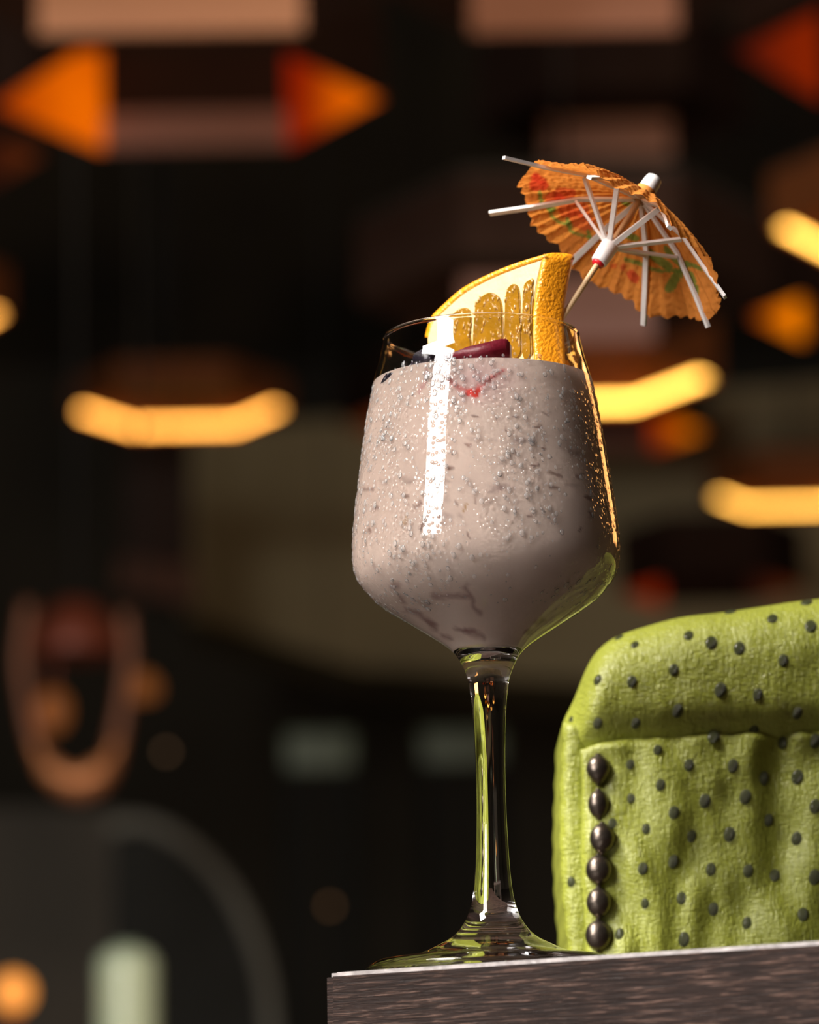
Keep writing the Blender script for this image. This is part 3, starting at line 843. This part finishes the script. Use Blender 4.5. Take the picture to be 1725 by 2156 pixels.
berry_piece('fruit_slice', 'dark crimson fruit slice lying under the orange wedge', [(925, 752), (985, 731), (1060, 713), (1072, 717), (1072, 750), (1060, 766), (925, 766)], GY-0.0215, 0.006, M_beet)
berry_piece('fruit_slice', 'near-black fruit slice behind the white highlight on the bowl', [(872, 745), (905, 728), (950, 736), (952, 764), (905, 775), (865, 776)], GY-0.017, 0.006, M_plum)
bm = bmesh.new()
add_tube(bm, [Vector((gx, GY, 0)) + Vector((-(rl-0.0006)*math.cos(a), -(rl-0.0006)*math.sin(a), TABLE_Z + zz)) for a, zz in ((0.10, ZL-0.0085), (0.28, ZL-0.005), (0.50, ZL-0.0018), (0.75, ZL-0.0006))], [0.0006, 0.0012, 0.0016, 0.0005], n=10)
tag(obj('berry_skin', bm, M_plum), 'thin blackish skin sliver at the left edge of the drink', 'fruit', 'dark fruit pieces on the drink')

# ------------------------------------------------------------------ paper parasol
C = at(1292, 506, GY+0.001)
ax = (0.946*(0.555*CR + 0.832*CU) + 0.325*CF).normalized()
M3 = (0.832*CR - 0.555*CU).normalized()
m3 = (0.325*(0.555*CR + 0.832*CU) - 0.946*CF).normalized()
RP = 0.0387; HP = 0.0180
def dome(r): return HP*(1 - (r/RP)**1.6) if r < RP else -HP*0.8*(r/RP-1)
def pp(r, th, off=0.0): return C + ax*(dome(r)+off) + (M3*math.cos(th) + m3*math.sin(th))*r
U = thing('paper_parasol', 'orange paper cocktail parasol with white wooden ribs stuck in the orange wedge', 'parasol', None, C)
NA, NR = 660, 84
bm = bmesh.new(); rings = []
ap = bm.verts.new(pp(0.0005, 0))
for j in range(1, NR+1):
    f = j/NR; row = []
    for i in range(NA):
        th = 2*math.pi*i/NA
        edge = 1 + 0.012*mnoise.noise(Vector((math.cos(th)*6, math.sin(th)*6, 1))) + 0.010*mnoise.noise(Vector((math.cos(th)*24, math.sin(th)*24, 5))) - 0.035*abs(math.sin(th*4.5+0.3))**2*f
        r = (RP + 0.002*math.cos(th))*f*edge
        pl_ = math.asin(math.sin(th*44 + 0.7*math.sin(th*5)))/1.57
        wr = mnoise.noise(Vector((math.cos(th)*r*900, math.sin(th)*r*900, r*300)))
        off = pl_*0.00075*f**1.1 + wr*0.00055*f + 0.0012*math.sin(th*9+1)*f*f
        row.append(bm.verts.new(pp(r, th, off)))
    rings.append(row)
for i in range(NA): bm.faces.new((ap, rings[0][i], rings[0][(i+1) % NA]))
for a, b in zip(rings, rings[1:]):
    for i in range(NA): bm.faces.new((a[i], b[i], b[(i+1) % NA], a[(i+1) % NA]))
can = obj('canopy', bm, None)
Pc = verts_of(can.data)
X, Y = project(Pc)
rel = Pc - np.array(C)
um = rel @ np.array(m3); rr = np.hypot(rel @ np.array(M3), um)
front = (um < 0.004).astype(float)
base = np.tile(np.array([0.86, 0.31, 0.055]), (len(Pc), 1))
nz = np.array([mnoise.noise(Vector(p)*400) for p in Pc]); base *= (1+0.08*nz[:, None])
wn = np.array([mnoise.noise(Vector(p)*900) for p in Pc]); X = X + wn*4; Y = Y+wn*3
def c1_(x, y): return (1000 + x/3.08, 300 + y/3.08)
def st(pts, w, colr, a=1.0, soft=3.0):
    global base
    d = seg_dist(X, Y, [c1_(*p) for p in pts])
    base = mixc(base, colr, np.clip((w-d)/soft+0.5, 0, 1)*a*front)
red = (0.72, 0.055, 0.02); grn = (0.17, 0.30, 0.05)
st([(395, 225), (385, 285), (450, 280)], 10, red, 0.9); st([(400, 230), (440, 250)], 8, red, 0.8)
st([(490, 370), (560, 330), (620, 330)], 12, red, 0.7); st([(540, 355), (570, 375)], 9, red, 0.8)
st([(590, 440), (660, 420), (700, 440)], 16, red, 0.6); st([(650, 490), (730, 520)], 18, red, 0.55)
st([(1015, 855), (1035, 880)], 10, red, 0.8); st([(960, 800), (965, 820)], 6, red, 0.6); st([(890, 800), (910, 800)], 5, red, 0.6); st([(760, 715), (780, 720)], 5, red, 0.7)
for s, w in (([(420, 320), (430, 390)], 3.5), ([(485, 425), (500, 480), (550, 520), (600, 530), (620, 575), (680, 600), (740, 610)], 3), ([(735, 580), (750, 640)], 4), ([(600, 500), (620, 545)], 5),
             ([(480, 430), (515, 435)], 5), ([(960, 385), (1020, 415)], 5), ([(985, 600), (1040, 620)], 7), ([(980, 760), (1060, 780), (1140, 820), (1210, 832), (1280, 828), (1340, 830), (1400, 790), (1470, 820)], 4),
             ([(1130, 715), (1190, 760), (1250, 800)], 9), ([(1320, 860), (1285, 905), (1262, 945)], 10), ([(1395, 860), (1415, 910), (1432, 980)], 8), ([(1240, 690), (1290, 750), (1335, 790)], 6), ([(1280, 665), (1290, 690)], 4),
             ([(1350, 800), (1370, 790)], 8), ([(900, 690), (950, 700)], 3)):
    st(s, w, grn, 0.85)
paint(can.data, np.clip(base, 0, 1))
can.data.materials.append(vcol_mat('orange_crepe_paper', 0.75, 0.25, 0.00012, 900, translucent=0.42))
keep(can, U)
M_white = mat('white_painted_wood', (0.80, 0.76, 0.72), 0.55, 0, var=0.12, vscale=300, bump=0.0001, bscale=900)
M_stick = mat('pale_bamboo_stick', (0.62, 0.42, 0.22), 0.5, 0, var=0.25, vscale=300, stretch=(1, 1, 0.2), bump=0.0001, bscale=700)
M_hub = mat('white_rolled_paper', (0.86, 0.84, 0.82), 0.6, 0, var=0.05, vscale=200, bump=0.0001, bscale=800)
rib_ang = [157, 214, 258, 304, 349, 29, 72, 116]
rib_len = [0.0474, 0.0465, 0.0460, 0.0428, 0.0420, 0.0450, 0.0398, 0.0398]
slid = C - ax*0.0012
for a, ln in zip(rib_ang, rib_len):
    th = math.radians(a); dirv = M3*math.cos(th) + m3*math.sin(th)
    bm = bmesh.new()
    pts = [pp(0.002, th, -0.0012), pp(0.020, th, -0.0014), pp(0.033, th, -0.0016), pp(ln, th, -0.0022)]
    add_bar(bm, pts[0], pts[1], ax, 0.0016, 0.0009, 0.0018); add_bar(bm, pts[1], pts[2], ax, 0.0018, 0.0009, 0.0019); add_bar(bm, pts[2], pts[3], ax, 0.0019, 0.0010, 0.0018)
    keep(obj('rib', bm, M_white, None, smooth=False), U)
    bm = bmesh.new()
    add_bar(bm, slid + dirv*0.0022 - ax*0.0006, pp(0.0205, th, -0.0024), ax, 0.0016, 0.0009, 0.0017)
    keep(obj('strut', bm, M_white, None, smooth=False), U)
bm = bmesh.new(); add_tube(bm, [slid - ax*t for t in (-0.0012, 0.0, 0.004, 0.0078, 0.0082)], [0.0022, 0.0030, 0.0029, 0.0027, 0.0024], n=24); keep(obj('slider', bm, M_hub), U)
bm = bmesh.new(); add_tube(bm, [slid - ax*0.0080, slid - ax*0.0092], [0.0022, 0.0019], n=20); keep(obj('stop_ring', bm, mat('red_paint', (0.7, 0.01, 0.02), 0.4)), U)
apx = C + ax*HP
bm = bmesh.new(); add_tube(bm, [apx + ax*0.0002, apx - ax*0.062], [0.0010, 0.0009], n=14); keep(obj('stick', bm, M_stick), U)
bm = bmesh.new(); add_tube(bm, [apx + ax*t for t in (-0.0003, 0.0016, 0.0040, 0.0066, 0.0082, 0.0089)], [0.0038, 0.0031, 0.0030, 0.0029, 0.0026, 0.0016], n=28); keep(obj('finial', bm, M_hub), U)
bm = bmesh.new(); add_tube(bm, [apx + ax*t for t in (-0.0002, 0.0016, 0.0034)], [0.0052, 0.0036, 0.0033], n=24, cap=False); keep(obj('finial_collar', bm, mat('orange_paper_collar', (0.80, 0.28, 0.05), 0.7)), U)

# ------------------------------------------------------------------ green bag
BY = GY + 0.082
M_leather = None
def leather(name, colr):
    m = bpy.data.materials.new(name); m.use_nodes = True
    nt = m.node_tree; N = nt.nodes; L = nt.links; b = N['Principled BSDF']
    tc = N.new('ShaderNodeTexCoord')
    def noise_(scale, st, det=3, dist=0.0):
        mp = N.new('ShaderNodeMapping'); mp.inputs['Scale'].default_value = st; L.new(tc.outputs['Object'], mp.inputs['Vector'])
        z = N.new('ShaderNodeTexNoise'); z.inputs['Scale'].default_value = scale; z.inputs['Detail'].default_value = det; z.inputs['Distortion'].default_value = dist
        L.new(mp.outputs[0], z.inputs['Vector']); return z.outputs['Fac']
    a = noise_(260, (1, 1, 3.0), 3, 1.2); c = noise_(260, (3.0, 1, 0.8), 3, 1.0); d = noise_(40, (1, 1, 1), 2)
    ad = N.new('ShaderNodeMath'); ad.operation = 'ADD'; L.new(a, ad.inputs[0]); L.new(c, ad.inputs[1])
    bp = N.new('ShaderNodeBump'); bp.inputs['Distance'].default_value = 0.0008; bp.inputs['Strength'].default_value = 0.85; L.new(ad.outputs[0], bp.inputs['Height']); L.new(bp.outputs[0], b.inputs['Normal'])
    mx = N.new('ShaderNodeMix'); mx.data_type = 'RGBA'; mx.inputs['A'].default_value = (*[q*0.75 for q in colr], 1); mx.inputs['B'].default_value = (*[min(1, q*1.12) for q in colr], 1)
    L.new(d, mx.inputs['Factor']); L.new(mx.outputs['Result'], b.inputs['Base Color'])
    b.inputs['Roughness'].default_value = 0.36; b.inputs['Specular IOR Level'].default_value = 0.6
    b.inputs['Coat Weight'].default_value = 0.15; b.inputs['Coat Roughness'].default_value = 0.3
    return m
M_leather = leather('lime_green_embossed_leather', (0.37, 0.405, 0.055))
M_quill = mat('grey_green_quill_marks', (0.105, 0.12, 0.045), 0.28, 0, var=0.5, vscale=600, bump=0.0003, bscale=900, coat=0.3)
M_bead = mat('dark_gunmetal_beads', (0.16, 0.13, 0.105), 0.30, 0.9, var=0.35, vscale=220, bump=0.0002, bscale=500)
bag = thing('green_handbag', 'lime green ostrich-embossed leather handbag standing on the table behind the glass', 'bag', None, (at(1700, 2000, BY+0.04).x, BY+0.05, TABLE_Z))
def pillow(name, xl, zt, zb, xr, yf, depth, R, m, wr=0.0, bulge=0.0, nu=90, nv=70, seed=0, tuck=0.0, tuck_h=0.02, RL=None):
    """closed cushion: xl(v) left edge, zt(x) top edge, zb(x) bottom; rounded with radius R"""
    bm = bmesh.new(); Fr = []; Bk = []
    for j in range(nv+1):
        v = 0.5-0.5*math.cos(math.pi*j/nv)
        fr, bk = [], []
        for i in range(nu+1):
            u = 0.5-0.5*math.cos(math.pi*i/nu)
            x0 = xl(v); x = x0 + (xr-x0)*u
            za, zz = zb(x), zt(x)
            z = za + (zz-za)*v
            dl = (x-x0)/(RL or R); dr = (xr-x)/R; dt = (zz-z)/R; db = (z-za)/(R*(0.95 if tuck else 0.35))
            def q(d): d = min(1, max(0, d)); return 1-math.sqrt(max(0, 1-(1-d)**2))
            k = 1-(1-q(dl))*(1-q(dr))*(1-q(dt))*(1-q(db))
            y = yf + R*k - bulge*math.sin(math.pi*v)*min(1, dl)
            if tuck: y += tuck*q((z-za)/tuck_h)
            w = wr*(mnoise.noise(Vector((x*45+seed, z*30, 3)))+0.5*mnoise.noise(Vector((x*110+seed, z*60, 9))))
            fr.append(bm.verts.new((x, y + w*(1-k), z)))
            bk.append(fr[-1] if (i in (0, nu) or j in (0, nv)) else bm.verts.new((x, yf+depth-R*k, z)))
        Fr.append(fr); Bk.append(bk)
    # edges: separate back row so that the cushion has a depth all round
    Bk = [[bm.verts.new((Fr[j][i].co.x, yf+depth-(Fr[j][i].co.y-yf), Fr[j][i].co.z)) if Bk[j][i] is Fr[j][i] else Bk[j][i] for i in range(nu+1)] for j in range(nv+1)]
    for j in range(nv):
        for i in range(nu):
            bm.faces.new((Fr[j][i], Fr[j][i+1], Fr[j+1][i+1], Fr[j+1][i])); bm.faces.new((Bk[j][i], Bk[j+1][i], Bk[j+1][i+1], Bk[j][i+1]))
    for i in range(nu):
        bm.faces.new((Fr[0][i], Bk[0][i], Bk[0][i+1], Fr[0][i+1])); bm.faces.new((Fr[nv][i], Fr[nv][i+1], Bk[nv][i+1], Bk[nv][i]))
    for j in range(nv):
        bm.faces.new((Fr[j][0], Fr[j+1][0], Bk[j+1][0], Bk[j][0])); bm.faces.new((Fr[j][nu], Bk[j][nu], Bk[j+1][nu], Fr[j+1][nu]))
    bmesh.ops.remove_doubles(bm, verts=bm.verts[:], dist=1e-6)
    return keep(obj(name, bm, m), bag)
def interp(pts):
    def f(x):
        if x <= pts[0][0]: return pts[0][1]
        for (a, b), (c, d) in zip(pts, pts[1:]):
            if x <= c:
                t = (x-a)/(c-a); return b + (d-b)*t
        return pts[-1][1]
    return f
XR = at(1725, 1700, BY).x + 0.10
def xz(px, py, Y=None):
    p = at(px, py, BY if Y is None else Y); return (p.x, p.z)
# front panel
ftop = interp([xz(1228, 1574), xz(1260, 1561), xz(1330, 1550), xz(1450, 1542), xz(1560, 1534), xz(1725, 1531), xz(2300, 1526)])
xl0 = xz(1228, 1800)[0]
pillow('front_panel', lambda v: xl0 + 0.0004*math.sin(v*9), ftop, lambda x: TABLE_Z, XR, BY, 0.085, 0.0040, M_leather, wr=0.0050, seed=3, nu=150, nv=110)
# cushion top
Yc2 = BY - 0.003
otl = spline([xz(1186, 1532, Yc2), xz(1191, 1500, Yc2), xz(1214, 1452, Yc2), xz(1238, 1392, Yc2), xz(1262, 1352, Yc2), xz(1300, 1322, Yc2), xz(1360, 1300, Yc2), xz(1440, 1279, Yc2), xz(1530, 1268, Yc2), xz(1620, 1255, Yc2), xz(1725, 1240, Yc2), xz(2000, 1215, Yc2), xz(2350, 1230, Yc2)], 6)
ctop = interp(sorted(otl))
zb0 = xz(1200, 1600)[1]
xlc = xz(1187, 1500, Yc2)[0]
pillow('top_cushion', lambda v: xlc, ctop, lambda x: zb0, XR-0.004, Yc2, 0.083, 0.022, M_leather, wr=0.0014, seed=11, nu=150, nv=110, tuck=0.001, tuck_h=0.022, RL=0.013)
# gusset at the left
xg0, xg1 = xz(1187, 1700)[0], xz(1245, 1700)[0]
gt = xz(1200, 1512)[1]
def gust(v): return xg0 + 0.0012*math.sin(v*5+2) - 0.0002*math.sin(v*60)
bm = bmesh.new()
pillow('side_gusset', gust, lambda x: gt, lambda x: TABLE_Z, xg1, BY+0.005, 0.075, 0.0042, M_leather, wr=0.0012, seed=20, nu=30, nv=120)
# surface lookups for the quill marks and beads
dg = bpy.context.evaluated_depsgraph_get()
bpy.context.view_layer.update()
trees = []
for nm in ('front_panel', 'top_cushion', 'side_gusset'):
    o = bpy.data.objects[nm]
    me = o.data
    trees.append((o, BVHTree.FromPolygons([v.co.copy() for v in me.vertices], [tuple(p.vertices) for p in me.polygons])))
def hit(px, py):
    best = None
    d = ray(px, py)
    for o, t in trees:
        r = t.ray_cast(CAM, d)
        if r[0] is not None and (best is None or r[3] < best[0]): best = (r[3], r[0], r[1], o)
    return best
marks = [(1160+x/3.053, 1220+y/3.053) for x, y in ((815, 237), (1010, 205), (1155, 212), (1430, 148), (1645, 150), (1425, 252), (1670, 300), (440, 375), (540, 420), (885, 360), (1030, 405), (1210, 440), (790, 580), (1495, 520), (520, 655), (300, 645), (1090, 710), (1330, 740), (815, 845), (1585, 860), (300, 925), (545, 925), (130, 915),
         (685, 1095), (1045, 1010), (1305, 975), (1490, 1050), (1700, 1040))]
marks += [(1160+x/3.053, 1560+y/3.053) for x, y in ((510, 150), (887, 155), (1170, 160), (1370, 240), (1585, 232), (705, 283), (515, 370), (990, 385), (1250, 360), (1400, 510), (1700, 420), (790, 460), (612, 565), (905, 612), (1148, 600), (1580, 628), (590, 820), (787, 775), (1028, 825), (1268, 835), (1438, 865), (1695, 875), (605, 1045), (840, 1010), (1045, 1080), (1260, 1170), (1620, 1115), (440, 1240), (855, 1275), (130, 905), (395, 530))]
for px in (1790, 1860, 1930):
    for py in (1300, 1380, 1460, 1590, 1680, 1770, 1860): marks.append((px+rng.uniform(-15, 15), py+rng.uniform(-15, 15)))
bm = bmesh.new(); bmesh.ops.create_uvsphere(bm, u_segments=14, v_segments=10, radius=1.0)
qm = bpy.data.meshes.new('quill_mark'); bm.to_mesh(qm); bm.free(); qm.materials.append(M_quill)
qm.polygons.foreach_set('use_smooth', [True]*len(qm.polygons))
for px, py in marks:
    h = hit(px, py)
    if not h: continue
    _, p, nrm, o = h
    if nrm.dot(ray(px, py)) > 0: nrm = -nrm
    q = bpy.data.objects.new('quill_mark', qm); col.objects.link(q)
    s = rng.uniform(0.0018, 0.0023)*(0.85 if px < 1400 else 1.05)
    x_, y_ = frame_of(nrm)
    up = (Vector((0.25, 0, 1)) - nrm*nrm.dot(Vector((0.25, 0, 1)))).normalized(); sd = up.cross(nrm)
    R = Matrix((sd, up, nrm)).transposed()
    q.parent = o; q.matrix_parent_inverse = Matrix.Identity(4)
    q.matrix_local = Matrix.Translation(p) @ R.to_4x4() @ Matrix.Diagonal((s*0.85, s*1.15, s*0.42, 1))
# beads down the front
for i, (px, py, rx, rz) in enumerate(((1260, 1622, 26, 31), (1260, 1694, 22, 30), (1268, 1766, 27, 31), (1261, 1832, 28, 31), (1261, 1901, 26.5, 31), (1260, 1970, 28, 32))):
    h = hit(px, py); sc_ = (h[1]-CAM).dot(CF)/FPX
    bm = bmesh.new()
    bmesh.ops.create_uvsphere(bm, u_segments=28, v_segments=18, radius=1.0, matrix=Matrix.Diagonal((rx*sc_, rx*sc_*0.85, rz*sc_, 1)))
    for v in bm.verts:
        if i == 0 and v.co.z < 0: v.co.x *= 1-0.25*(-v.co.z/(rz*sc_)); 
    c = h[1] + Vector((0, -rx*sc_*0.30, 0))
    add_tube(bm, [Vector((0, 0, -rz*sc_*1.1)), Vector((0, 0, rz*sc_*1.1))], 0.0009, n=10)
    bmesh.ops.translate(bm, verts=bm.verts, vec=c)
    keep(obj('bead', bm, M_bead), bag)
